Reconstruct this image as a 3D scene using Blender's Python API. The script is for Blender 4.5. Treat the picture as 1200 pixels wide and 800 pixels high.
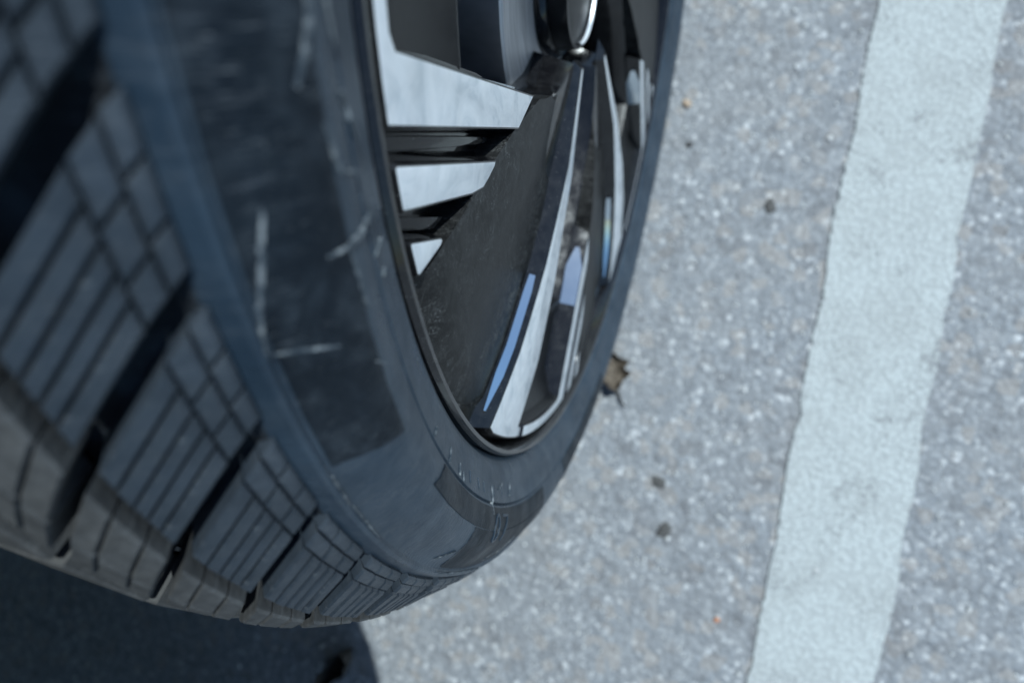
import bpy, bmesh, math, random
from mathutils import Vector, Matrix, noise as mnoise

for _o in list(bpy.data.objects):
    bpy.data.objects.remove(_o, do_unlink=True)
scene = bpy.context.scene
C = scene.collection
rnd = random.Random(7)
rad, sin, cos, PI = math.radians, math.sin, math.cos, math.pi

# ------------------------------------------------------------------ camera
HUB = 0.3145                                   # height of the wheel centre
cam_d = bpy.data.cameras.new('camera')
cam = bpy.data.objects.new('camera', cam_d); C.objects.link(cam)
rot = Matrix(((-0.19604, -0.980378, 0.020646), (0.942379, -0.182332, 0.280493), (-0.271525, 0.074503, 0.959543)))
cam.matrix_world = Matrix.Translation((0.18989, 0.0688, 0.28529 + HUB)) @ rot.to_quaternion().to_matrix().to_4x4()
cam_d.sensor_width = 36.0; cam_d.lens = 21.0
cam_d.clip_start = 0.004; cam_d.clip_end = 2000
cam_d.dof.use_dof = True; cam_d.dof.focus_distance = 0.200; cam_d.dof.aperture_fstop = 6.6
scene.camera = cam

# ------------------------------------------------------------------ light
SUN = Vector((-0.30, 0.35, 1.0)).normalized()   # direction towards the sun
world = bpy.data.worlds.new('World'); scene.world = world; world.use_nodes = True
wn = world.node_tree.nodes; wl = world.node_tree.links
sky = wn.new('ShaderNodeTexSky'); sky.sky_type = 'NISHITA'; sky.sun_disc = False
sky.sun_elevation = math.asin(SUN.z); sky.sun_rotation = math.atan2(SUN.x, SUN.y)
sky.air_density = 1.0; sky.dust_density = 0.6; sky.ozone_density = 1.2
bg = wn['Background']; bg.inputs['Strength'].default_value = 0.09
wl.new(sky.outputs[0], bg.inputs[0])
sl = bpy.data.lights.new('sun', 'SUN'); sl.energy = 3.6; sl.angle = rad(0.8); sl.color = (1.0, 0.98, 0.95)
sun = bpy.data.objects.new('sun', sl); C.objects.link(sun)
sun.rotation_euler = (-SUN).to_track_quat('-Z', 'Y').to_euler()
scene.view_settings.view_transform = 'Standard'; scene.view_settings.look = 'None'
scene.view_settings.gamma = 1.0; scene.view_settings.use_curve_mapping = False
scene.view_settings.exposure = 0.30
scene.view_settings.use_white_balance = True          # the phone balanced the picture cool
scene.view_settings.white_balance_temperature = 5800
scene.view_settings.white_balance_tint = 0.0

# ------------------------------------------------------------------ materials
class Mat:
    def __init__(s, name):
        s.m = bpy.data.materials.new(name); s.m.use_nodes = True
        s.n = s.m.node_tree.nodes; s.l = s.m.node_tree.links; s.b = s.n['Principled BSDF']
        s.tc = s.n.new('ShaderNodeTexCoord'); s.vec = s.tc.outputs['Object']
    def set(s, **k):
        for a, v in k.items():
            i = s.b.inputs[a.replace('_', ' ')]
            if isinstance(v, bpy.types.NodeSocket): s.l.new(v, i)
            else: i.default_value = v if not isinstance(v, tuple) else (*v, 1.0)
        return s
    def node(s, t, **k):
        nd = s.n.new(t)
        for a, v in k.items(): setattr(nd, a, v)
        return nd
    def math(s, op, a, b=0.0, c=None, clamp=False):
        nd = s.n.new('ShaderNodeMath'); nd.operation = op; nd.use_clamp = clamp
        for i, v in enumerate((a, b) if c is None else (a, b, c)):
            if isinstance(v, bpy.types.NodeSocket): s.l.new(v, nd.inputs[i])
            else: nd.inputs[i].default_value = v
        return nd.outputs[0]
    def scaled(s, sc, vec=None):
        nd = s.n.new('ShaderNodeMapping'); nd.inputs['Scale'].default_value = sc
        s.l.new(vec or s.vec, nd.inputs[0]); return nd.outputs[0]
    def noise(s, scale, detail=3, rough=0.55, vec=None, dist=0.0):
        nd = s.n.new('ShaderNodeTexNoise'); nd.inputs['Scale'].default_value = scale
        nd.inputs['Detail'].default_value = detail; nd.inputs['Roughness'].default_value = rough
        nd.inputs['Distortion'].default_value = dist
        s.l.new(vec or s.vec, nd.inputs['Vector']); return nd.outputs['Fac']
    def voro(s, scale, feature='F1', out='Distance', vec=None):
        nd = s.n.new('ShaderNodeTexVoronoi'); nd.feature = feature; nd.inputs['Scale'].default_value = scale
        s.l.new(vec or s.vec, nd.inputs['Vector']); return nd.outputs[out]
    def ramp(s, fac, stops, interp='LINEAR'):
        nd = s.n.new('ShaderNodeValToRGB'); nd.color_ramp.interpolation = interp
        e = nd.color_ramp.elements
        while len(e) < len(stops): e.new(0.5)
        for i, (p, c) in enumerate(stops):
            e[i].position = p
            e[i].color = (c, c, c, 1) if isinstance(c, (int, float)) else (*c, 1)
        s.l.new(fac, nd.inputs[0]); return nd.outputs[0]
    def mix(s, fac, a, b, kind='MIX'):
        nd = s.n.new('ShaderNodeMix'); nd.data_type = 'RGBA'; nd.blend_type = kind
        for i, v in ((0, fac), (6, a), (7, b)):
            if isinstance(v, bpy.types.NodeSocket): s.l.new(v, nd.inputs[i])
            else: nd.inputs[i].default_value = (*v, 1.0) if isinstance(v, tuple) else v
        return nd.outputs[2]
    def bump(s, h, strength=0.3, dist=0.001, normal=None):
        nd = s.n.new('ShaderNodeBump'); nd.inputs['Strength'].default_value = strength
        nd.inputs['Distance'].default_value = dist; s.l.new(h, nd.inputs['Height'])
        if normal: s.l.new(normal, nd.inputs['Normal'])
        return nd.outputs[0]
    def polar(s, ka, kr, kn=1.0):
        """coordinates that follow the wheel: angle, radius and depth"""
        sp = s.n.new('ShaderNodeSeparateXYZ'); s.l.new(s.vec, sp.inputs[0])
        a = s.math('ARCTAN2', sp.outputs[0], sp.outputs[2])
        rr = s.math('SQRT', s.math('ADD', s.math('MULTIPLY', sp.outputs[0], sp.outputs[0]), s.math('MULTIPLY', sp.outputs[2], sp.outputs[2])))
        cb = s.n.new('ShaderNodeCombineXYZ')
        s.l.new(s.math('MULTIPLY', a, ka), cb.inputs[0]); s.l.new(s.math('MULTIPLY', rr, kr), cb.inputs[1])
        s.l.new(s.math('MULTIPLY', sp.outputs[1], kn), cb.inputs[2]); return cb.outputs[0]

M = {}
def rubber(name, lo, hi, rough, dusty=0.0, sheen=0.36, spec=0.34):
    m = Mat(name)
    big = m.noise(26, 4, 0.6)
    col = m.mix(m.ramp(big, [(0.35, 0.0), (0.75, 1.0)]), lo, hi)
    # radial rubbing marks and specks of grit
    streak = m.noise(1.0, 4, 0.65, m.polar(120, 45, 60), 0.8)
    patch = m.noise(38, 2, 0.5)
    sm = m.math('MULTIPLY', m.ramp(streak, [(0.60, 0.0), (0.72, 1.0)]), m.ramp(patch, [(0.42, 0.0), (0.60, 1.0)]))
    col = m.mix(m.math('MULTIPLY', sm, 0.5), col, (0.085, 0.095, 0.11))
    fine = m.noise(1.0, 3, 0.7, m.polar(700, 160, 160), 0.5)
    fm = m.math('MULTIPLY', m.ramp(fine, [(0.60, 0.0), (0.70, 1.0)]), m.ramp(m.noise(55, 4, 0.65), [(0.44, 0.0), (0.58, 1.0)]))
    col = m.mix(m.math('MULTIPLY', fm, 0.65), col, (0.17, 0.185, 0.20))
    blot = m.ramp(m.noise(110, 5, 0.7), [(0.50, 0.0), (0.72, 1.0)])
    col = m.mix(m.math('MULTIPLY', blot, 0.35), col, (0.050, 0.060, 0.072))
    sp = m.math('MULTIPLY', m.ramp(m.noise(1900, 2, 0.6), [(0.66, 0.0), (0.74, 1.0)]), m.ramp(m.noise(48, 4, 0.65), [(0.50, 0.0), (0.64, 1.0)]))
    col = m.mix(m.math('MULTIPLY', sp, 0.6), col, (0.26, 0.27, 0.28))
    sheen_mask = m.ramp(m.noise(1.0, 4, 0.6, m.polar(16, 90, 30), 1.0), [(0.48, 0.0), (0.70, 1.0)])  # soft patches of sheen painted into the rubber colour
    col = m.mix(m.math('MULTIPLY', sheen_mask, sheen), col, (0.072, 0.090, 0.112))
    if dusty:
        d = m.ramp(m.noise(220, 5, 0.7), [(0.30, 0.35), (0.70, 1.0)])
        col = m.mix(m.math('MULTIPLY', d, dusty), col, (0.20, 0.195, 0.185))
    rg = m.ramp(m.noise(60, 4, 0.6), [(0.3, rough - 0.08), (0.7, rough + 0.16)])
    h = m.math('ADD', m.math('MULTIPLY', m.noise(900, 3, 0.6), 0.5), m.math('MULTIPLY', m.noise(1.0, 3, 0.6, m.polar(160, 120, 80)), 0.6))
    m.set(Base_Color=col, Roughness=rg, Specular_IOR_Level=spec, Normal=m.bump(h, 0.45, 0.0008))
    M[name] = m.m
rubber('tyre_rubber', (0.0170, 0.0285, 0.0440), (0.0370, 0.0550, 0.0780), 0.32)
rubber('tyre_rubber_matt', (0.0045, 0.0075, 0.0120), (0.0095, 0.0145, 0.0215), 0.42, 0.0, 0.2, 0.2)
rubber('tyre_tread', (0.017, 0.025, 0.036), (0.044, 0.058, 0.078), 0.42, 0.08, 0.1)
rubber('tyre_groove_shade', (0.006, 0.007, 0.009), (0.012, 0.014, 0.017), 0.6)  # groove floors: shade between the lugs put into a darker rubber
rubber('tyre_tread_worn', (0.012, 0.014, 0.017), (0.028, 0.030, 0.033), 0.7, 0.42, 0.0)

m = Mat('scuffed_rubber')
f = m.noise(420, 5, 0.75)
m.set(Base_Color=m.ramp(f, [(0.42, (0.030, 0.042, 0.056)), (0.52, (0.09, 0.105, 0.12)), (0.66, (0.30, 0.32, 0.33))]), Roughness=0.7, Normal=m.bump(f, 0.5, 0.0004))
M['scuff'] = m.m

m = Mat('gloss_black')
dust = m.noise(140, 5, 0.7)
spk = m.ramp(m.noise(1900, 1, 0.5), [(0.735, 0.0), (0.775, 1.0)])
m.set(Base_Color=m.mix(m.math('MULTIPLY', spk, 0.6), m.ramp(dust, [(0.4, (0.006, 0.006, 0.007)), (0.75, (0.018, 0.018, 0.019))]), (0.3, 0.3, 0.3)),
      Roughness=m.ramp(dust, [(0.4, 0.07), (0.75, 0.22)]), Coat_Weight=0.35, Coat_Roughness=0.03, Specular_IOR_Level=0.4)
M['gloss'] = m.m

m = Mat('dusty_black')
pv = m.polar(34, 150, 60)
d1 = m.noise(1.0, 6, 0.75, pv, 1.4)
d2 = m.noise(900, 4, 0.75)
d3 = m.noise(45, 3, 0.6)
k = m.math('MULTIPLY', m.ramp(d1, [(0.45, 0.0), (0.60, 1.0)]), m.ramp(d2, [(0.42, 0.0), (0.60, 1.0)]))
k = m.math('MULTIPLY', k, m.ramp(d3, [(0.42, 0.1), (0.62, 1.0)]))
col = m.mix(m.ramp(m.noise(130, 4, 0.7), [(0.3, 0.0), (0.7, 1.0)]), (0.0040, 0.0041, 0.0044), (0.011, 0.011, 0.0112))
col = m.mix(m.math('MULTIPLY', k, 0.8), col, (0.13, 0.132, 0.13))
film = m.ramp(m.noise(1.0, 5, 0.7, m.polar(12, 75, 20), 1.2), [(0.42, 0.0), (0.68, 1.0)])
col = m.mix(m.math('MULTIPLY', film, 0.5), col, (0.034, 0.034, 0.034))
spk = m.math('MULTIPLY', m.ramp(m.noise(1900, 2, 0.6), [(0.64, 0.0), (0.70, 1.0)]), m.ramp(d1, [(0.44, 0.0), (0.62, 1.0)]))
col = m.mix(m.math('MULTIPLY', m.math('MULTIPLY', spk, m.ramp(m.noise(90, 2), [(0.4, 0.1), (0.65, 1.0)])), 0.8), col, (0.42, 0.42, 0.42))
scr = m.ramp(m.voro(9.0, 'DISTANCE_TO_EDGE', vec=m.scaled((1.0, 1.0, 1.0), m.polar(3, 40, 40))), [(0.0, 1.0), (0.012, 0.0)])
col = m.mix(m.math('MULTIPLY', m.math('MULTIPLY', scr, m.ramp(m.noise(30, 2), [(0.5, 0.0), (0.6, 1.0)])), 0.35), col, (0.22, 0.22, 0.22))
m.set(Base_Color=col, Specular_IOR_Level=0.14, Roughness=m.math('ADD', m.math('MULTIPLY', k, 0.3), 0.40), Normal=m.bump(d2, 0.15, 0.0003))
M['dusty'] = m.m

m = Mat('machined_aluminium')
br = m.noise(1.0, 3, 0.6, m.polar(5, 1700, 1))
sm = m.noise(1.0, 4, 0.6, m.polar(14, 70, 10), 1.5)
fl = m.ramp(m.noise(900, 2, 0.6), [(0.68, 0.0), (0.74, 1.0)])
gr = m.ramp(m.noise(60, 5, 0.7), [(0.45, 0.0), (0.72, 1.0)])
col = m.ramp(sm, [(0.28, (0.58, 0.63, 0.67)), (0.46, (0.80, 0.83, 0.86)), (0.66, (0.90, 0.92, 0.94))])
col = m.mix(m.math('MULTIPLY', gr, 0.25), col, (0.42, 0.42, 0.42))
col = m.mix(m.math('MULTIPLY', fl, 0.4), col, (0.92, 0.92, 0.92))
m.set(Base_Color=col, Metallic=0.45, Roughness=m.ramp(sm, [(0.3, 0.30), (0.7, 0.44)]),
      Normal=m.bump(m.math('ADD', br, m.math('MULTIPLY', sm, 2.0)), 0.10, 0.0004), Coat_Weight=0.35, Coat_Roughness=0.12)
M['machined'] = m.m

m = Mat('sky_glint_metal')  # bright metal that paints a sky reflection onto gloss black walls
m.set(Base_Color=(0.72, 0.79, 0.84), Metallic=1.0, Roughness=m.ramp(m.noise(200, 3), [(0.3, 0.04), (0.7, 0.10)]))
M['sky_glint'] = m.m

m = Mat('satin_black')
f = m.noise(160, 4, 0.7)
m.set(Base_Color=m.ramp(f, [(0.35, (0.007, 0.0072, 0.008)), (0.7, (0.015, 0.0152, 0.016))]), Roughness=m.ramp(f, [(0.3, 0.30), (0.7, 0.42)]), Specular_IOR_Level=0.25)
M['satin'] = m.m

m = Mat('cast_iron')
ln = m.noise(1.0, 4, 0.65, m.polar(2, 900, 10))
m.set(Base_Color=m.ramp(ln, [(0.3, (0.30, 0.30, 0.31)), (0.7, (0.66, 0.66, 0.68))]), Metallic=0.7, Roughness=0.45, Normal=m.bump(ln, 0.25, 0.0004))
M['iron'] = m.m

m = Mat('shaded_iron')  # near-black iron, the shade behind the spokes put into the disc colour
m.set(Base_Color=m.ramp(m.noise(1.0, 4, 0.65, m.polar(2, 700, 10)), [(0.3, (0.008, 0.0075, 0.007)), (0.7, (0.028, 0.026, 0.025))]), Metallic=0.2, Roughness=0.6)
M['shade_iron'] = m.m

m = Mat('body_paint')
m.set(Base_Color=(0.012, 0.013, 0.016), Roughness=0.3, Coat_Weight=1.0, Coat_Roughness=0.03)
M['paint'] = m.m
m = Mat('liner_plastic')
f = m.noise(300, 4, 0.6)
m.set(Base_Color=m.ramp(f, [(0.3, (0.010, 0.010, 0.011)), (0.8, (0.03, 0.029, 0.028))]), Roughness=0.8, Normal=m.bump(f, 0.4, 0.001))
M['liner'] = m.m

m = Mat('asphalt')
v = m.node('ShaderNodeTexVoronoi'); v.inputs['Scale'].default_value = 215; m.l.new(m.vec, v.inputs['Vector'])
sp = m.node('ShaderNodeSeparateColor'); m.l.new(v.outputs['Color'], sp.inputs[0])
big = m.noise(9, 5, 0.6)
mid = m.noise(70, 5, 0.65)
col = m.ramp(mid, [(0.28, (0.185, 0.200, 0.220)), (0.5, (0.250, 0.268, 0.290)), (0.72, (0.325, 0.345, 0.368))])
col = m.mix(0.55, col, m.ramp(sp.outputs[0], [(0.0, (0.11, 0.118, 0.130)), (0.30, (0.21, 0.222, 0.24)), (0.62, (0.275, 0.288, 0.305)), (0.88, (0.36, 0.372, 0.385)), (0.95, (0.56, 0.57, 0.58)), (1.0, (0.85, 0.85, 0.85))]))
col = m.mix(m.ramp(big, [(0.35, 0.0), (0.75, 0.4)]), col, (0.235, 0.225, 0.215))
bind = m.ramp(v.outputs['Distance'], [(0.25, 0.0), (0.60, 1.0)])
col = m.mix(m.math('MULTIPLY', bind, 0.32), col, (0.14, 0.142, 0.146))
tint = m.voro(95, 'F1', 'Color')
st = m.node('ShaderNodeSeparateColor'); m.l.new(tint, st.inputs[0])
col = m.mix(m.math('MULTIPLY', m.ramp(st.outputs[2], [(0.80, 0.0), (0.9, 1.0)]), 0.35), col, (0.33, 0.29, 0.25))
col = m.mix(m.math('MULTIPLY', m.ramp(st.outputs[1], [(0.84, 0.0), (0.93, 1.0)]), 0.45), col, (0.13, 0.13, 0.135))
pit = m.ramp(m.noise(120, 4, 0.7), [(0.27, 1.0), (0.37, 0.0)])
col = m.mix(m.math('MULTIPLY', pit, 0.55), col, (0.075, 0.075, 0.08))
stain = m.ramp(m.noise(17, 6, 0.7, dist=0.6), [(0.60, 0.0), (0.72, 1.0)])
col = m.mix(m.math('MULTIPLY', stain, 0.35), col, (0.15, 0.145, 0.14))
hs = m.math('ADD', m.math('MULTIPLY', v.outputs['Distance'], -1.0), m.math('MULTIPLY', mid, 1.2))
m.set(Base_Color=col, Roughness=m.ramp(sp.outputs[1], [(0.0, 0.85), (0.85, 0.7), (1.0, 0.35)]), Normal=m.bump(hs, 0.5, 0.003))
M['asphalt'] = m.m

m = Mat('road_paint')
f = m.noise(330, 5, 0.75); g = m.noise(11, 7, 0.72, dist=1.2); c_ = m.voro(215)
wsum = m.math('ADD', m.math('MULTIPLY', f, 0.55), m.math('MULTIPLY', g, 0.55))
wear = m.ramp(wsum, [(0.60, 0.0), (0.645, 1.0)])
dirt = m.ramp(m.noise(14, 6, 0.7, dist=0.5), [(0.45, 0.0), (0.75, 1.0)])
pc = m.mix(m.math('MULTIPLY', dirt, 0.5), (0.50, 0.53, 0.525), (0.33, 0.335, 0.325))
pc = m.mix(m.math('MULTIPLY', m.ramp(c_, [(0.3, 0.0), (0.6, 1.0)]), 0.35), pc, (0.27, 0.275, 0.28))
m.set(Base_Color=m.mix(m.math('MULTIPLY', wear, 0.85), pc, (0.23, 0.235, 0.24)), Roughness=0.7,
      Normal=m.bump(m.math('ADD', m.math('MULTIPLY', c_, -1.0), f), 0.6, 0.003))
M['line'] = m.m

def plain(name, c, rough=0.8, c2=None, scale=400, bump=0.5):
    m = Mat(name); f = m.noise(scale, 4, 0.65)
    m.set(Base_Color=m.ramp(f, [(0.3, c), (0.7, c2 or c)]), Roughness=rough, Normal=m.bump(f, bump, 0.001)); M[name] = m.m
plain('dry_leaf', (0.022, 0.016, 0.012), 0.75, (0.20, 0.165, 0.125), 360)
plain('dark_leaf', (0.012, 0.011, 0.010), 0.8, (0.05, 0.046, 0.04), 200)
plain('pale_stone', (0.40, 0.40, 0.39), 0.45, (0.80, 0.80, 0.79), 300)
plain('tan_stone', (0.42, 0.31, 0.22), 0.7, (0.62, 0.50, 0.38), 500)
plain('orange_stone', (0.50, 0.20, 0.10), 0.7, (0.62, 0.32, 0.18), 500)
plain('dark_stone', (0.035, 0.034, 0.032), 0.8, (0.13, 0.125, 0.12), 300)

# ------------------------------------------------------------------ helpers
def link(name, me, mats, parent=None, smooth=35):
    if isinstance(mats, str): mats = (mats,)
    for k in mats:
        if me.materials.find(M[k].name) < 0 or len(me.materials) < len(mats): me.materials.append(M[k])
    me.polygons.foreach_set('use_smooth', [True] * len(me.polygons))
    if smooth: me.set_sharp_from_angle(angle=rad(smooth))
    o = bpy.data.objects.new(name, me); C.objects.link(o)
    if parent: o.parent = parent
    return o
def from_bm(bm, name):
    me = bpy.data.meshes.new(name); bm.to_mesh(me); bm.free(); return me
def P(a, r, n):                                 # wheel coordinates: angle in degrees, radius, outward depth
    return Vector((r * sin(rad(a)), n, r * cos(rad(a))))
def lathe(name, prof, seg, mats, parent=None, smooth=35, closed=False, a0=0.0, a1=360.0):
    bm = bmesh.new(); full = abs(a1 - a0) >= 360
    cnt = seg if full else seg + 1
    rings = [[bm.verts.new(P(a0 + (a1 - a0) * i / seg, r, n)) for r, n in prof] for i in range(cnt)]
    for i in range(seg):
        A, B = rings[i], rings[(i + 1) % cnt]
        for j in range(len(prof) - (0 if closed else 1)):
            k = (j + 1) % len(prof)
            bm.faces.new((A[j], A[k], B[k], B[j]))
    bmesh.ops.recalc_face_normals(bm, faces=bm.faces)
    return link(name, from_bm(bm, name), mats, parent, smooth)
def arc(a0, a1, r, n, k=8):
    return [(a0 + (a1 - a0) * i / k, r, n) for i in range(k + 1)]
def seg_sub(pts, k=5):
    """subdivide straight edges given in wheel coordinates"""
    out = []
    for i, p in enumerate(pts[:-1]):
        q = pts[i + 1]
        for t in range(k): out.append(tuple(p[c] + (q[c] - p[c]) * t / k for c in range(3)))
    out.append(pts[-1]); return out
def prism_bm(poly, bottom, bev=0.0007, taper=0.0):
    """closed solid: polygon (a, r, n) on top, flat bottom at depth `bottom`; top face material 0, the rest 1"""
    bm = bmesh.new()
    top = [bm.verts.new(P(*p)) for p in poly]
    bot = []; K = len(top)
    area = sum(top[i].co.x * top[(i + 1) % K].co.z - top[(i + 1) % K].co.x * top[i].co.z for i in range(K))
    sg = 1 if area > 0 else -1
    for i in range(K):
        e0 = top[i].co - top[i - 1].co; e1 = top[(i + 1) % K].co - top[i].co
        n0 = Vector((e0.z, 0, -e0.x)).normalized() * sg; n1 = Vector((e1.z, 0, -e1.x)).normalized() * sg
        nn = n0 + n1; nn = nn.normalized() if nn.length > 1e-6 else n0
        q = top[i].co + nn * taper / max(0.5, nn.dot(n0)); q.y = bottom; bot.append(bm.verts.new(q))
    ft = bm.faces.new(top); fb = bm.faces.new(list(reversed(bot)))
    N = len(top)
    for i in range(N): bm.faces.new((top[i], bot[i], bot[(i + 1) % N], top[(i + 1) % N]))
    bmesh.ops.recalc_face_normals(bm, faces=bm.faces)
    for f_ in bm.faces: f_.material_index = 1
    ft.material_index = 0
    if bev:
        bmesh.ops.bevel(bm, geom=list(ft.edges), offset=bev, segments=2, profile=0.6, affect='EDGES', material=1, clamp_overlap=True)
    return bm
def copies(o, count, step, parent, start=1):
    for i in range(start, count):
        c = o.copy(); C.objects.link(c); c.parent = parent
        c.rotation_euler = (0, rad(step * i), 0)
def things(o, label, cat, group=None):
    o['label'] = label; o['category'] = cat
    if group: o['group'] = group
    return o

# ------------------------------------------------------------------ ground
bm = bmesh.new()
bmesh.ops.create_grid(bm, x_segments=2, y_segments=2, size=300)
g = link('ground', from_bm(bm, 'ground'), 'asphalt', None, 0); g['kind'] = 'structure'
bm = bmesh.new()                               # painted line with a ragged edge
ys = []
xs = [-3.0 + .1 * i for i in range(22)] + [-.8 + .0022 * i for i in range(820)] + [1.05 + .1 * i for i in range(20)]
N = len(xs) - 1
up, lo = [], []
def ragged(x, k):
    return (0.0040 * mnoise.noise((x * 17, k, 0)) + (0.0012 + 0.0022 * abs(mnoise.noise((x * 9, k, 3)))) * (mnoise.noise((x * 170, k, 2)) + mnoise.noise((x * 430, k, 5))) - 0.010 * max(0.0, mnoise.noise((x * 60, k, 9)) - 0.38))
for x in xs:
    base = 0.1730 - 0.004 * (x - 0.39)
    lo.append(bm.verts.new((x, base - ragged(x, 1.3), 0.0022))); up.append(bm.verts.new((x, base + 0.10 + ragged(x, 4.3), 0.0022)))
for i in range(N): bm.faces.new((lo[i], lo[i + 1], up[i + 1], up[i]))
pl = link('parking_line', from_bm(bm, 'parking_line'), 'line', None, 0); pl['kind'] = 'structure'

# ------------------------------------------------------------------ the car
PHI = 32.0                                      # how far the wheel is turned on its hub
car = bpy.data.objects.new('car', None); C.objects.link(car)
car['label'] = 'dark car seen close up at its scuffed tyre and black and silver wheel'
car['category'] = 'car'

# --- tyre
outer = [(.2250, -.0200), (.2300, -.0100), (.2345, -.0060), (.2372, -.0022), (.2392, .0018), (.2425, .0042), (.2455, .0050),
         (.2480, .0060), (.2520, .0077), (.2547, .0087), (.2553, .0079), (.2559, .0090), (.2580, .0100), (.2620, .0111),
         (.2665, .0113), (.2710, .0100), (.2760, .0068), (.2800, .0036), (.2815, .0030), (.2828, .0034), (.2838, .0026),
         (.2846, .0004), (.2856, -.0022), (.2858, -.0050), (.2872, -.0100), (.2918, -.0190), (.2958, -.0270), (.2975, -.0350)]
W = 0.2100
prof = outer + [(.2988, -.06), (.2990, -W / 2)]
prof += [(r, -W - n) for r, n in reversed(outer + [(.2988, -.06)])]
tyre = lathe('tyre', prof, 240, ('tyre_rubber', 'tyre_groove_shade'), car, 30)
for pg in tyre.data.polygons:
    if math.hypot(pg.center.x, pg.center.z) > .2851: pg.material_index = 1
tyre.location = (0, 0, HUB); tyre.rotation_euler = (0, rad(PHI), 0)
tyre['label'] = 'black tyre with a scuffed sidewall and dusty tread blocks'

PITCH = 360 / 57
def lug_mesh(name, cols, path, gap_a, gap_p, jit, seed, skew=0.0):
    """one tread lug: small bevelled bricks parted by thin sipes, on a common base.
    path: rows of ((r0,n0),(r1,n1)) along the shoulder; cols: angle spans"""
    bm = bmesh.new(); R = random.Random(seed)
    for ri, ((r0, n0), (r1, n1)) in enumerate(path):
        for ci, (c0, c1) in enumerate(cols[ri % len(cols)] if isinstance(cols[0], list) else cols):
            d = Vector((0, n1 - n0, r1 - r0)); L = d.length; nx = Vector((0, -d.z, d.y)) / L
            if nx.z < 0: nx = -nx
            t0, t1 = gap_p / L, 1 - gap_p / L
            dz = R.uniform(-jit, jit); sh = 0.0
            def pt(a, t, h):
                aa = a + skew * (n0 + (n1 - n0) * t) * 1000
                q = Vector((0, n0 + d.y * t, r0 + d.z * t)) + nx * h
                return P(aa, q.z, q.y)
            a0, a1 = c0 + gap_a + sh, c1 - gap_a + sh
            ch = 0.0007; cha = 0.14; cht = ch / L
            lo_ = [bm.verts.new(pt(a, t, -0.0125)) for a, t in ((a0, t0), (a1, t0), (a1, t1), (a0, t1))]
            mi = [bm.verts.new(pt(a, t, dz - ch)) for a, t in ((a0, t0), (a1, t0), (a1, t1), (a0, t1))]
            hi = [bm.verts.new(pt(a, t, dz)) for a, t in ((a0 + cha, t0 + cht), (a1 - cha, t0 + cht), (a1 - cha, t1 - cht), (a0 + cha, t1 - cht))]
            bm.faces.new(hi)
            for q in range(4):
                w = (q + 1) % 4
                bm.faces.new((mi[q], mi[w], hi[w], hi[q])); bm.faces.new((lo_[q], lo_[w], mi[w], mi[q]))
    bmesh.ops.recalc_face_normals(bm, faces=bm.faces)
    return from_bm(bm, name)
rows = [((.2862, .0000), (.2892, -.0027)), ((.2892, -.0027), (.2926, -.0064)), ((.2926, -.0064), (.3044, -.0212))]
h = PITCH / 2 - 0.62
me = lug_mesh('tread_block', [[(-h, -0.85), (-0.85, 0.9), (0.9, h)], [(-h, -0.6), (-0.6, 1.1), (1.1, h)], [(-h, -1.4), (-1.4, -0.35), (-0.35, 0.6), (0.6, 1.5), (1.5, h)]], rows, 0.06, 0.00025, 0.00015, 3, -0.25)
lug = link('tread_block', me, 'tyre_tread', tyre, 30)
copies(lug, 57, PITCH, tyre)
me = lug_mesh('tread_rib_block', [(-PITCH / 2 + 0.5, -PITCH / 6), (-PITCH / 6, PITCH / 6), (PITCH / 6, PITCH / 2 - 0.5)], [((.3068, -.0236), (.3112, -.0340)), ((.3112, -.0340), (.3126, -.0450))], 0.06, 0.0002, 0.0001, 5, -0.25)
rib = link('tread_rib_block', me, 'tyre_tread_worn', tyre, 30); copies(rib, 57, PITCH, tyre)
me = lug_mesh('tread_center_block', [(-PITCH / 2 + 0.3, PITCH / 2 - 0.3)], [((.3138, -.0520), (.3145, -.0880))], 0.05, 0.0002, 0.0001, 6, 0.0)
rib2 = link('tread_center_block', me, 'tyre_tread_worn', tyre, 30); copies(rib2, 57, PITCH, tyre)
me = lug_mesh('tread_inner_block', [(-PITCH / 2 + 0.3, PITCH / 2 - 0.3)], [((.3145, -.1220), (.3138, -.1540)), ((.3115, -.1650), (.3050, -.1880))], 0.05, 0.0002, 0.0001, 8, 0.0)
rib3 = link('tread_inner_block', me, 'tyre_tread_worn', tyre, 30); copies(rib3, 57, PITCH, tyre)

def prof_n(r):                                  # height of the sidewall at a radius
    for (r0, n0), (r1, n1) in zip(outer, outer[1:]):
        if r0 <= r <= r1: return n0 + (n1 - n0) * (r - r0) / (r1 - r0)
    return outer[-1][1]
def on_sidewall(pts_a_r, name, mat, proud=0.00035, parent=tyre):
    """a thin closed patch lying on the sidewall: grid of (a, r)"""
    bm = bmesh.new(); g_ = [[bm.verts.new(P(a, r, prof_n(r) + proud)) for a, r in row] for row in pts_a_r]
    for i in range(len(g_) - 1):
        for j in range(len(g_[0]) - 1): bm.faces.new((g_[i][j], g_[i][j + 1], g_[i + 1][j + 1], g_[i + 1][j]))
    be = [e for e in bm.edges if e.is_boundary]
    ex = bmesh.ops.extrude_edge_only(bm, edges=be)
    for v_ in ex['geom']:
        if isinstance(v_, bmesh.types.BMVert): v_.co.y -= proud + 0.0006
    bmesh.ops.recalc_face_normals(bm, faces=bm.faces)
    return link(name, from_bm(bm, name), mat, parent, 30)
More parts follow.
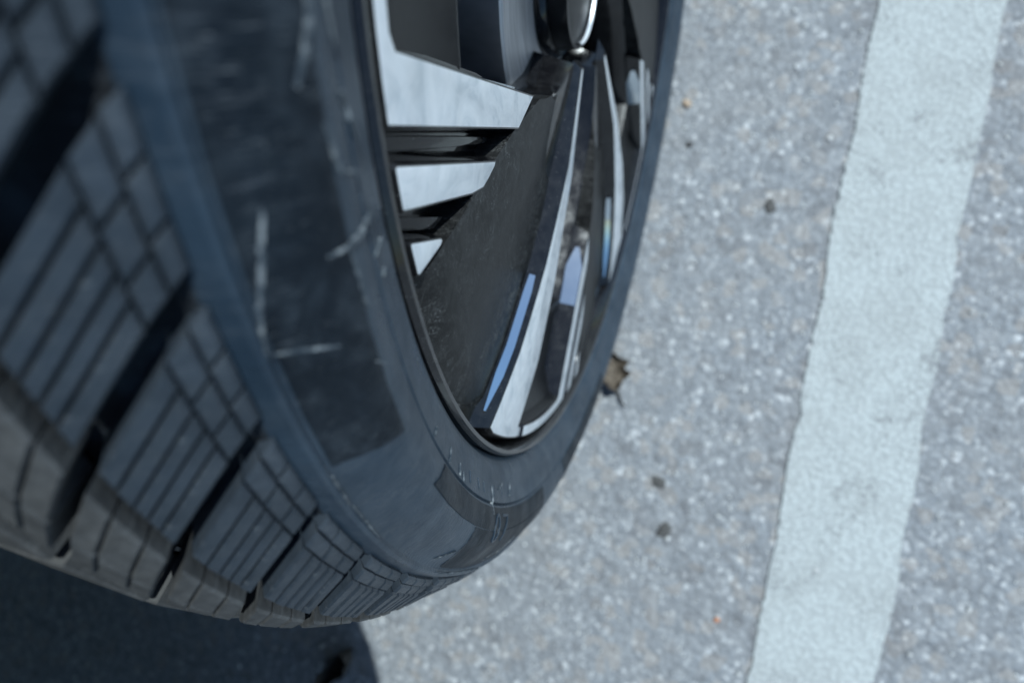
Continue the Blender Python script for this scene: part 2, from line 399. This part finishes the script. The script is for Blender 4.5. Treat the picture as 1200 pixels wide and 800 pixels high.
def quad_patch(c, name, mat, proud=0.00035, n=10):
    (a00, r00), (a10, r10), (a11, r11), (a01, r01) = c
    rows_ = []
    for i in range(n + 1):
        u = i / n
        rows_.append([((a00 * (1 - u) + a10 * u) * (1 - v_) + (a01 * (1 - u) + a11 * u) * v_,
                       (r00 * (1 - u) + r10 * u) * (1 - v_) + (r01 * (1 - u) + r11 * u) * v_) for v_ in [j / n for j in range(n + 1)]])
    return on_sidewall(rows_, name, mat, proud)
# finely ribbed matt fields moulded into the sidewall
p_ = quad_patch([(-14, .2640), (20.8, .2655), (19.6, .2808), (-14, .2808)], 'sidewall_panel', 'tyre_rubber_matt')
p_['label'] = 'matt moulded field on the sidewall'
quad_patch([(28.9, .2566), (64, .2566), (64, .2645), (27.4, .2650)], 'sidewall_panel', 'tyre_rubber_matt')
quad_patch([(38.6, .2652), (64, .2647), (64, .2808), (38.6, .2808)], 'sidewall_panel', 'tyre_rubber_matt')
quad_patch([(74, .2566), (100, .2566), (100, .2808), (76.0, .2808)], 'sidewall_panel', 'tyre_rubber_matt')
for k in range(1, 4): quad_patch([(95 + k * 50, .2640), (125 + k * 50, .2650), (123 + k * 50, .2808), (95 + k * 50, .2808)], 'sidewall_panel', 'tyre_rubber_matt')

# raised moulded digits "07"
def stroke(pts, w, name, mat, proud, closed=False):
    """ribbon along (a, r) points on the sidewall"""
    rows_ = []
    n = len(pts)
    for i in range(n):
        a, r = pts[i]; b = pts[(i + 1) % n] if closed or i < n - 1 else pts[i]; c = pts[i - 1] if closed or i > 0 else pts[i]
        rm = r
        tx, ty = rad(b[0] - c[0]) * rm, b[1] - c[1]
        L = math.hypot(tx, ty) or 1
        ww = w[i] if isinstance(w, (list, tuple)) else w
        nx_, ny_ = -ty / L * ww, tx / L * ww
        rows_.append([(a + math.degrees(nx_ * s / rm), r + ny_ * s) for s in (-0.5, 0, 0.5)])
    if closed: rows_.append(rows_[0])
    return on_sidewall(rows_, name, mat, proud)
ch_a, ch_r = 45.0, .2640
zero = [(ch_a + math.degrees(.0032 * cos(t) / ch_r), ch_r + .0052 * sin(t)) for t in [2 * PI * i / 20 for i in range(20)]]
d_ = stroke(zero, 0.0010, 'moulded_digit', 'tyre_rubber', 0.0008, True); d_['label'] = 'raised digit 0 moulded in the sidewall'
ch_a = 47.6
sev = [(ch_a - .7, ch_r - .0050), (ch_a + .0, ch_r - .0050), (ch_a + .7, ch_r - .0050), (ch_a + .5, ch_r - .002), (ch_a + .1, ch_r + .002), (ch_a - .2, ch_r + .0052)]
d_ = stroke(sev, 0.0010, 'moulded_digit', 'tyre_rubber', 0.0008); d_['label'] = 'raised digit 7 moulded in the sidewall'

for a_, r0_, r1_ in ((36.4, .2488, .2526), (39.2, .2488, .2526), (41.0, .2488, .2526), (44.4, .2486, .2526), (47.4, .2486, .2524), (51.0, .2484, .2522)):
    stroke([(a_, r0_), (a_, (r0_ + r1_) / 2), (a_, r1_)], 0.0007, 'moulded_mark', 'tyre_rubber', 0.0004)
# scuffs: pale rubbed marks
def scuff(pts, w):
    w *= 0.7
    pts = seg2(pts, 6)
    n = len(pts); ws = [w * (0.25 + 0.9 * math.sin(PI * (i + .4) / n) ** 0.6 * (0.7 + 0.3 * mnoise.noise((i * 1.7, w * 900, pts[0][0])))) for i in range(n)]
    jit = [(a + 0.06 * mnoise.noise((i * .9, a, 3)), r + .0003 * mnoise.noise((i * .8, r * 900, 9))) for i, (a, r) in enumerate(pts)]
    stroke(jit, ws, 'scuff_mark', 'scuff', 0.0006)
def seg2(pts, k):
    out = []
    for p, q in zip(pts, pts[1:]):
        for t in range(k): out.append((p[0] + (q[0] - p[0]) * t / k, p[1] + (q[1] - p[1]) * t / k))
    return out + [pts[-1]]
for pts, w in [
    ([(9.9, .2700), (10.0, .2635), (10.05, .2578), (10.2, .2515)], .0016), ([(7.6, .2768), (9.5, .2788), (11.1, .2809), (12.6, .2826)], .0011),
    ([(10.1, .2650), (11.3, .2648), (12.9, .2642)], .0014), ([(5.0, .2570), (6.0, .2545), (7.0, .2520)], .0018), ([(12.7, .2815), (13.2, .2758), (13.6, .2723)], .0012),
    ([(11.9, .2550), (12.0, .2480)], .0010), ([(13.2, .2532), (13.2, .2500)], .0010), ([(4.4, .2690), (2.6, .2646), (0.5, .2640)], .0020), ([(5.6, .2652), (7.4, .2630)], .0016),
    ([(-1.0, .2600), (2.0, .2580), (3.6, .2562)], .0014), ([(7.6, .2600), (8.0, .2560)], .0010), ([(26.0, .2540), (26.6, .2500)], .0005), ([(30.0, .2545), (30.6, .2490)], .0004),
    ([(33.0, .2540), (33.2, .2500)], .0005), ([(34.2, .2545), (34.1, .2515)], .0006), ([(43.5, .2590), (43.8, .2490)], .0005), ([(36.0, .2790), (38.0, .2745)], .0006),
    ([(48.5, .2800), (50.0, .2760)], .0009), ([(52.0, .2780), (53.0, .2700)], .0006), ([(38.0, .2825), (45.0, .2822), (49.0, .2826)], .0008), ([(23.0, .2818), (27.0, .2822)], .0006),
    ([(46.0, .2500), (48.0, .2470)], .0006), ([(50.0, .2520), (51.0, .2470)], .0007), ([(15.5, .2665), (16.2, .2640)], .0008), ([(20.0, .2820), (22.5, .2824)], .0007)]:
    scuff(pts, w)

# --- rim
rim = lathe('rim', [(.2260, -.0260), (.2330, -.0120), (.2362, -.0030), (.2364, .0006), (.2352, .0022), (.2336, .0020), (.2326, .0004), (.2316, -.0050),
                    (.2310, -.0120), (.2230, -.0150), (.2210, -.0320), (.2120, -.0500), (.2060, -.0700), (.2050, -.1850), (.2250, -.2000)], 220, ('gloss',), car, 40)
rim.location = (0, 0, HUB); rim.rotation_euler = (0, rad(PHI), 0)
rim['label'] = 'black and silver alloy wheel with five spokes and machined fins'

def five(bm, name, mats, smooth=30, label=None):
    o = link(name, from_bm(bm, name), mats, rim, smooth)
    if label: o['label'] = label
    copies(o, 5, 72, rim); return o
F0 = -0.0095                                     # floor level under panel, fins and strip
# black body of a spoke
right = [(57, .2225), (61.5, .190), (62.5, .150), (62.0, .100), (60.5, .046)]
left = [(48, .046), (43, .062), (36, .078), (26, .097), (17.8, .1265), (10.6, .1560), (6.6, .1890), (4.4, .2205)]
five(prism_bm([(a, r, F0) for a, r in right] + [(a, r, F0) for a, r in left] + arc(4.4, 57, .2287, F0, 14), -.034, 0.0012, 0.0045), 'spoke', ('gloss', 'gloss'))
# wide black panel, falling from the fins to the machined spoke
NA, NR = 30, 14
def r_in(a):
    pts = [(17.6, .1285), (25, .099), (35, .081), (48, .052), (56, .048)]
    for (a0, r0), (a1, r1) in zip(pts, pts[1:]):
        if a0 <= a <= a1: return r0 + (r1 - r0) * (a - a0) / (a1 - a0)
    return pts[-1][1]
def panel_n(a):
    t = max(0.0, min(1.0, (a - 19.0) / 30.0)); return -0.0006 - 0.0079 * (t * t * (3 - 2 * t))
bm = bmesh.new(); grid = []
for i in range(NA + 1):
    a = 18.4 + (54.0 - 18.4) * i / NA; r0 = r_in(a); row = []
    if a < 18.9: r0 = .1475
    for j in range(NR + 1):
        t = j / NR; r = r0 + (.2274 - r0) * t; n = panel_n(a)
        # faint dish towards the hub, chamfer at the rim
        n -= 0.004 * max(0.0, (.12 - r) / .06)
        if j == NR: n -= 0.0045; r = .2282
        row.append(bm.verts.new(P(a + (0.5 if i == 0 and j > NR * .5 else 0), r, n)))
    grid.append(row)
for i in range(NA):
    for j in range(NR): bm.faces.new((grid[i][j], grid[i][j + 1], grid[i + 1][j + 1], grid[i + 1][j]))
be = [e for e in bm.edges if e.is_boundary]
ex = bmesh.ops.extrude_edge_only(bm, edges=be)
for v_ in ex['geom']:
    if isinstance(v_, bmesh.types.BMVert): v_.co.y = min(v_.co.y - 0.002, F0 - 0.001)
bmesh.ops.recalc_face_normals(bm, faces=bm.faces)
five(bm, 'spoke_panel', ('dusty',), 40, 'broad dusty black panel between the fins and the spoke')
# machined face of a spoke
S1 = -0.0012
lf = [(44.6, .2272, S1), (48.9, .1900, S1), (52.0, .1460, S1), (54.6, .0950, S1 - .001), (55.0, .0450, S1 - .005)]
rf = [(59.5, .0430, S1 - .005), (61.0, .0960, S1 - .001), (61.4, .1500, S1), (60.3, .1900, S1), (56.3, .2228, S1)]
five(prism_bm(seg_sub(lf, 3) + seg_sub(rf, 3) + [(57.5, .2236, S1)] + arc(57.5, 44.6, .2287, S1, 8)[:-1], F0 - .001, .0006, .0035), 'spoke_face', ('machined', 'gloss'), 30, 'silver machined face of a spoke')
# first fin, running on as a narrow strip round the rim to the spoke before it
fin1 = arc(-14.3, 4.2, .2226, 0, 8) + seg_sub([(4.9, .2205, 0), (17.4, .1284, 0)], 8) + [(18.3, .1330, 0), (18.9, .1467, 0)] + seg_sub([(18.8, .1470, 0), (8.4, .2283, 0)], 8)[1:] + arc(8.2, -14.3, .2286, 0, 10)
# the slanted edges are straight in the wheel's plane
def straight(p, q, k):
    A, B = P(*p), P(*q); out = []
    for i in range(k + 1):
        v_ = A.lerp(B, i / k); out.append((math.degrees(math.atan2(v_.x, v_.z)), math.hypot(v_.x, v_.z), v_.y))
    return out
fin1 = arc(-14.3, 3.9, .2226, 0, 8) + straight((4.8, .2210, 0), (17.3, .1284, 0), 3) + straight((18.8, .1467, 0), (8.4, .2283, 0), 3) + arc(8.2, -14.3, .2286, 0, 10)
five(prism_bm(fin1, F0 - .001, .0006, .0022), 'fin', ('machined', 'gloss'), 30, 'large silver fin with a strip along the rim')
fin2 = straight((10.5, .2274, 0), (18.4, .1690, 0), 2) + [(18.9, .1705, -.0002), (19.25, .1760, -.0003), (19.3, .1810, -.0003)] + straight((18.2, .1900, 0), (13.5, .2276, 0), 2) + arc(13.3, 10.7, .2284, 0, 3)
five(prism_bm(fin2, F0 - .001, .0006, .0022), 'fin', ('machined', 'gloss'), 30, 'middle silver fin')
fin3 = straight((15.6, .2274, 0), (17.9, .2126, 0), 2) + [(18.25, .2118, 0), (18.5, .2135, 0), (18.35, .2270, 0)] + [(18.1, .2282, 0), (15.8, .2282, 0)]
five(prism_bm(fin3, F0 - .001, .0005, .0015), 'fin', ('machined', 'gloss'), 30, 'small triangular silver fin')
# added bright strips that stand in for sky reflected in the black side walls
def glint_strip(pts, nm, t0, t1, top_n, bot_n, taper, label):
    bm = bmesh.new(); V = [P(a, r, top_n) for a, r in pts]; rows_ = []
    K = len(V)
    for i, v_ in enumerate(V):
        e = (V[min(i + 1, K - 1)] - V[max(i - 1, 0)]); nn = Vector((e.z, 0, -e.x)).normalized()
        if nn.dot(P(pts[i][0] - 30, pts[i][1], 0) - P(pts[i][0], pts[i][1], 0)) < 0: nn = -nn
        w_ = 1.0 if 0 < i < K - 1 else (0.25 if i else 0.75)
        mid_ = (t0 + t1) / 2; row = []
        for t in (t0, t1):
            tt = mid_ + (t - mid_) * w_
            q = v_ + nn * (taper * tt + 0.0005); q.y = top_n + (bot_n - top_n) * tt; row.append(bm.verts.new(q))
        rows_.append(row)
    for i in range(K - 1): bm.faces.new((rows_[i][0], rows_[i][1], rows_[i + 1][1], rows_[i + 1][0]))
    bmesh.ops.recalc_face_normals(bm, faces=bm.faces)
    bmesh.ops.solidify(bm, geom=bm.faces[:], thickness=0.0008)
    five(bm, nm, ('sky_glint',), 30, label)
glint_strip([(51.4, .1540), (50.9, .1620), (48.9, .1900), (47.2, .2050), (45.2, .2220)], 'glint_strip', .28, .66, S1, F0 - .001, .0035, 'bright strip for the sky reflection on a spoke side')
sp_ = straight((7.0, .2020, 0), (15.6, .1370, 0), 6)
glint_strip([(a, r) for a, r, n in sp_], 'glint_strip', .05, .95, 0.0, F0 - .001, .0022, 'bright strip for the sky reflection on a fin side')
# low wedges between the fins
five(prism_bm([(9.0, .2278, F0 + .0015), (10.2, .2278, F0 + .0015), (17.6, .1640, F0 + .004), (17.4, .1600, F0 + .004)], F0 - .001, .0008), 'groove_wedge', ('gloss', 'gloss'))
five(prism_bm([(14.1, .2278, F0 + .0015), (15.2, .2278, F0 + .0015), (18.3, .2080, F0 + .005), (18.4, .2010, F0 + .005)], F0 - .001, .0008), 'groove_wedge', ('gloss', 'gloss'))
# sunk plate between a spoke and the next fin
bm = bmesh.new(); NP = 10; rings = []
for i in range(NP + 1):
    t = i / NP
    row = []
    for r, n, ar in ((.2224, -.0012, 4.9), (.2190, -.0060, 5.0), (.2060, -.0108, 5.6), (.1740, -.0108, 7.6), (.1690, -.0094, 8.1), (.1660, -.0102, 8.4), (.1650, -.0140, 8.5), (.1650, -.0400, 8.5)):
        al = -15.5 if r > .2 else -12.0
        row.append(bm.verts.new(P(al + (ar + 1.0 - al) * t, r, n)))
    rings.append(row)
for i in range(NP):
    for j in range(7): bm.faces.new((rings[i][j], rings[i][j + 1], rings[i + 1][j + 1], rings[i + 1][j]))
bmesh.ops.recalc_face_normals(bm, faces=bm.faces)
bmesh.ops.solidify(bm, geom=bm.faces[:], thickness=-0.003)
five(bm, 'pocket_plate', ('satin', 'gloss'), 30, 'sunken black plate behind the rim strip')
# hub, cap
hub = lathe('hub', [(.0, -.024), (.030, -.024), (.0335, -.0245), (.0350, -.0270), (.0355, -.0300), (.0355, -.0700)], 90, ('gloss',), rim, 40)
cap = lathe('center_cap', [(.0, -.0150), (.020, -.0155), (.0258, -.0165), (.0266, -.0150), (.0300, -.0150), (.0308, -.0240)], 64, ('satin',), rim, 40)
lathe('cap_ring', [(.0266, -.0152), (.0268, -.0136), (.0272, -.0131), (.0277, -.0132), (.0280, -.0140), (.0281, -.0152)], 40, ('machined',), rim, 40, a0=86, a1=172)

# --- brake behind the wheel
disc = lathe('brake_disc', [(.030, -.072), (.158, -.072), (.160, -.074), (.160, -.094), (.158, -.096), (.03, -.096)], 120, ('shade_iron',), car, 30)
disc.location = (0, 0, HUB)
hat = lathe('brake_hat', [(.025, -.0300), (.0760, -.0300), (.0775, -.0312), (.0780, -.072)], 120, ('iron',), disc, 30)
bm = bmesh.new()
for i in range(9):
    a = 70 + i * 5
    for r, n in ((.100, -.052), (.172, -.052), (.178, -.058), (.178, -.105), (.172, -.110), (.100, -.110)): bm.verts.new(P(a, r, n))
bm.verts.ensure_lookup_table()
for i in range(8):
    for j in range(6):
        bm.faces.new([bm.verts[q] for q in (i * 6 + j, i * 6 + (j + 1) % 6, (i + 1) * 6 + (j + 1) % 6, (i + 1) * 6 + j)])
for i in (0, 8): bm.faces.new([bm.verts[i * 6 + j] for j in range(6)])
bmesh.ops.recalc_face_normals(bm, faces=bm.faces)
cal = link('brake_caliper', from_bm(bm, 'brake_caliper'), 'liner', car, 30); cal.location = (0, 0, HUB)

# --- body panels round the wheel
AR = 0.420; BZ = 0.285
def body_side(y_out, thick):
    bm = bmesh.new()
    FZ = .508; a_end = math.degrees(math.acos((FZ - HUB) / AR))
    edge_pts = [(AR * sin(rad(a)), HUB + AR * cos(rad(a))) for a in [-a_end + 2 * a_end * i / 44 for i in range(45)]]
    edge_pts = [(-.56, .26), (-.50, .34), (-.428, .428)] + edge_pts + [(.428, .428), (.50, .34), (.56, .26)]
    NA_ = len(edge_pts) - 1
    prof_ = []
    inner, out_ = [], []
    for ii, (ex_, ez_) in enumerate(edge_pts):
        p = Vector((ex_, 0, ez_ - HUB))
        t = ii / NA_
        # matching point on the outline of the panel (rear bottom, up, over, down to front bottom)
        L = [(-1.9, .26), (-1.9, 0.98), (1.0, 0.90), (1.0, .26)]
        ln = [0.695, 2.9, 0.615]; s = t * sum(ln)
        for k in range(3):
            if s <= ln[k] or k == 2:
                u = min(1.0, s / ln[k]); q = (L[k][0] + (L[k + 1][0] - L[k][0]) * u, L[k][1] + (L[k + 1][1] - L[k][1]) * u); break
            s -= ln[k]
        row = []
        for j in range(9):
            u = j / 8
            x = p.x + (q[0] - p.x) * u; z = p.z + HUB + (q[1] - p.z - HUB) * u
            y = y_out + 0.012 * math.exp(-((math.hypot(x, z - HUB) - AR) / .05) ** 2) + 0.03 * math.sin(PI * min(1, max(0, (z - .3) / .65))) - 0.06 * max(0, x - .55) ** 2 * 4
            row.append(bm.verts.new((x, y, z)))
        out_.append(row)
    for i in range(NA_):
        for j in range(8): bm.faces.new((out_[i][j], out_[i][j + 1], out_[i + 1][j + 1], out_[i + 1][j]))
    bmesh.ops.recalc_face_normals(bm, faces=bm.faces)
    bmesh.ops.solidify(bm, geom=bm.faces[:], thickness=thick)
    return bm
fd = link('fender', from_bm(body_side(-0.055, 0.02), 'fender'), 'paint', car, 50)
ae = 66
ln_ = lathe('arch_liner', [(AR - .004, -.06), (AR - .004, -.30), (.06, -.34)], 48, ('liner',), car, 30, a0=-ae, a1=ae); ln_.location = (0, 0, HUB)
bm = bmesh.new()
bmesh.ops.create_cube(bm, size=1)
for v_ in bm.verts: v_.co = Vector((0.76 + v_.co.x * .56, -.98 + v_.co.y * 1.62, .36 + v_.co.z * .14))
link('underbody', from_bm(bm, 'underbody'), 'liner', car, 30)
bm = bmesh.new(); bmesh.ops.create_cube(bm, size=1)
for v_ in bm.verts: v_.co = Vector((-1.16 + v_.co.x * 1.48, -.90 + v_.co.y * 1.72, .38 + v_.co.z * .18))
link('floor_pan', from_bm(bm, 'floor_pan'), 'liner', car, 30)
bm = bmesh.new(); bmesh.ops.create_cube(bm, size=1)
for v_ in bm.verts: v_.co = Vector((-.45 + v_.co.x * 2.88, -.90 + v_.co.y * 1.70, .84 + v_.co.z * .12))
link('bonnet', from_bm(bm, 'bonnet'), 'paint', car, 30)

bm = bmesh.new(); bmesh.ops.create_cube(bm, size=1)
for v_ in bm.verts: v_.co = Vector((1.03 + v_.co.x * .06, -.90 + v_.co.y * 1.66, .50 + v_.co.z * .66))
link('bumper', from_bm(bm, 'bumper'), 'paint', car, 30)

# ------------------------------------------------------------------ things on the ground
def stone(name, mat, x, y, s, flat=0.6, seed=0):
    bm = bmesh.new(); bmesh.ops.create_icosphere(bm, subdivisions=2, radius=1)
    for v_ in bm.verts:
        k = 1 + 0.6 * mnoise.noise(v_.co * 1.5 + Vector((seed * 3.1, 0, 0))) + 0.25 * mnoise.noise(v_.co * 4 + Vector((0, seed, 0)))
        v_.co = Vector((v_.co.x * k * s, v_.co.y * k * s * 0.75, (v_.co.z * k * flat) * s))
    zmin = min(v_.co.z for v_ in bm.verts)
    for v_ in bm.verts: v_.co.z -= zmin
    o = link(name, from_bm(bm, name), mat, None, 50); o.location = (x, y, -0.0004); o.rotation_euler = (0, 0, seed * 1.3); return o
def leaf(name, mat, x, y, size, rz, curl, seed, stem=True):
    """a crumpled dry leaf: a bent blade with a lobed edge, and a stem"""
    root = bpy.data.objects.new(name, None); C.objects.link(root); root.location = (x, y, 0.0); root.rotation_euler = (0, 0, rz)
    bm = bmesh.new(); NU, NV = 22, 14; grid = []
    for i in range(NU + 1):
        u = i / NU; row = []
        wd = math.sin(PI * min(1, u * 1.02)) ** 0.7 * (1 + 0.22 * math.sin(u * 19 + seed)) * 0.42
        for j in range(NV + 1):
            v_ = (j / NV - .5) * 2
            xx = (u - .5) * size; yy = v_ * wd * size
            zz = curl * size * (v_ * v_ * (0.35 + .4 * u) + 0.9 * (u - .5) ** 2) + size * .10 * mnoise.noise((u * 5 + seed, v_ * 3, 0.5)) + size * 0.05 * mnoise.noise((u * 13, v_ * 8, seed))
            row.append(Vector((xx * (1 - .12 * abs(v_)), yy * (1 - .35 * curl * abs(v_)), zz)))
        grid.append(row)
    zmin = min(p.z for r_ in grid for p in r_)
    G = [[bm.verts.new(p - Vector((0, 0, zmin - .0006))) for p in r_] for r_ in grid]
    for i in range(NU):
        for j in range(NV): bm.faces.new((G[i][j], G[i][j + 1], G[i + 1][j + 1], G[i + 1][j]))
    bmesh.ops.recalc_face_normals(bm, faces=bm.faces)
    bmesh.ops.solidify(bm, geom=bm.faces[:], thickness=0.0006)
    link('leaf_blade', from_bm(bm, 'leaf_blade'), mat, root, 60)
    if stem:
        bm = bmesh.new(); prev = None
        for i in range(8):
            t = i / 7; c = Vector((size * (.46 + .34 * t), size * .10 * t * t, .0022 + size * .10 * math.sin(t * 2.4)))
            ring = [bm.verts.new(c + Vector((0, cos(k * PI / 3), sin(k * PI / 3))) * size * (.035 - .012 * t)) for k in range(6)]
            if prev:
                for k in range(6): bm.faces.new((prev[k], prev[(k + 1) % 6], ring[(k + 1) % 6], ring[k]))
            prev = ring
        bm.faces.new(prev); link('leaf_stem', from_bm(bm, 'leaf_stem'), 'dark_leaf', root, 60)
    return root
things(leaf('dry_leaf', 'dry_leaf', 0.187, 0.004, 0.044, 0.35, 0.55, 2.0), 'crumpled brown dry leaf on the asphalt against the tyre', 'leaf')
things(leaf('curled_leaf', 'dark_leaf', 0.548, -0.219, 0.042, -0.5, 1.1, 5.0), 'dark curled leaf in the shadow in front of the tyre', 'leaf')
for k, (x, y, s, mt, lab) in enumerate([
    (.2830, .0654, .0072, 'dark_stone', 'small dark crumb on the asphalt between the leaf and the painted line'),
    (.3259, .0784, .0080, 'dark_stone', 'dark crumb on the asphalt, the one nearer the bottom of the photo'),
    (-.0875, .0231, .0048, 'tan_stone', 'pale tan stone chip on the asphalt near the top of the photo'),
    (.3925, .1388, .0030, 'orange_stone', 'tiny orange stone chip near the painted line'),
    (.0053, .1165, .0065, 'dark_stone', 'dark pebble on open asphalt right of the wheel'),
    (-.0468, .0331, .0034, 'dark_stone', 'dark crumb just below the tan stone chip')]):
    things(stone('stone_chip', mt, x, y, s, 0.28 if s > .006 else 0.6, k + 1), lab, 'stone', 'stone chips on the asphalt')

# loose pale grit, far too fine to count
bm = bmesh.new()
tet = [Vector((1, 0, -.5)), Vector((-.5, .87, -.5)), Vector((-.5, -.87, -.5)), Vector((0, 0, 1))]
def grit(x, y, s):
    R_ = Matrix.Rotation(rnd.uniform(0, 6.28), 3, 'Z') @ Matrix.Rotation(rnd.uniform(-.6, .6), 3, 'X')
    k = [rnd.uniform(.6, 1.3) for _ in range(3)]
    pts = [Vector((1, .1, 0)), Vector((.2, 1, 0)), Vector((-1, .2, 0)), Vector((-.2, -1, 0)), Vector((.1, .0, .8)), Vector((0, 0, -.6))]
    vs = [bm.verts.new(R_ @ Vector((p.x * k[0], p.y * k[1], p.z * k[2])) * s + Vector((x, y, s * .25))) for p in pts]
    for i in range(4):
        bm.faces.new((vs[i], vs[(i + 1) % 4], vs[4])); bm.faces.new((vs[(i + 1) % 4], vs[i], vs[5]))
for _ in range(5200):
    x, y = rnd.uniform(-.55, .95), rnd.uniform(-.35, .75)
    grit(x, y, min(.0030, .0007 + rnd.expovariate(1 / .0006)))
for _ in range(2200):
    x = rnd.uniform(-.3, .55); y = abs(rnd.gauss(0, .05)) - .03
    grit(x, y, min(.0016, .0004 + rnd.expovariate(1 / .0004)))
go = link('grit', from_bm(bm, 'grit'), 'pale_stone', None, 0); go['kind'] = 'stuff'
go['label'] = 'pale grit scattered over the asphalt'; go['category'] = 'grit'
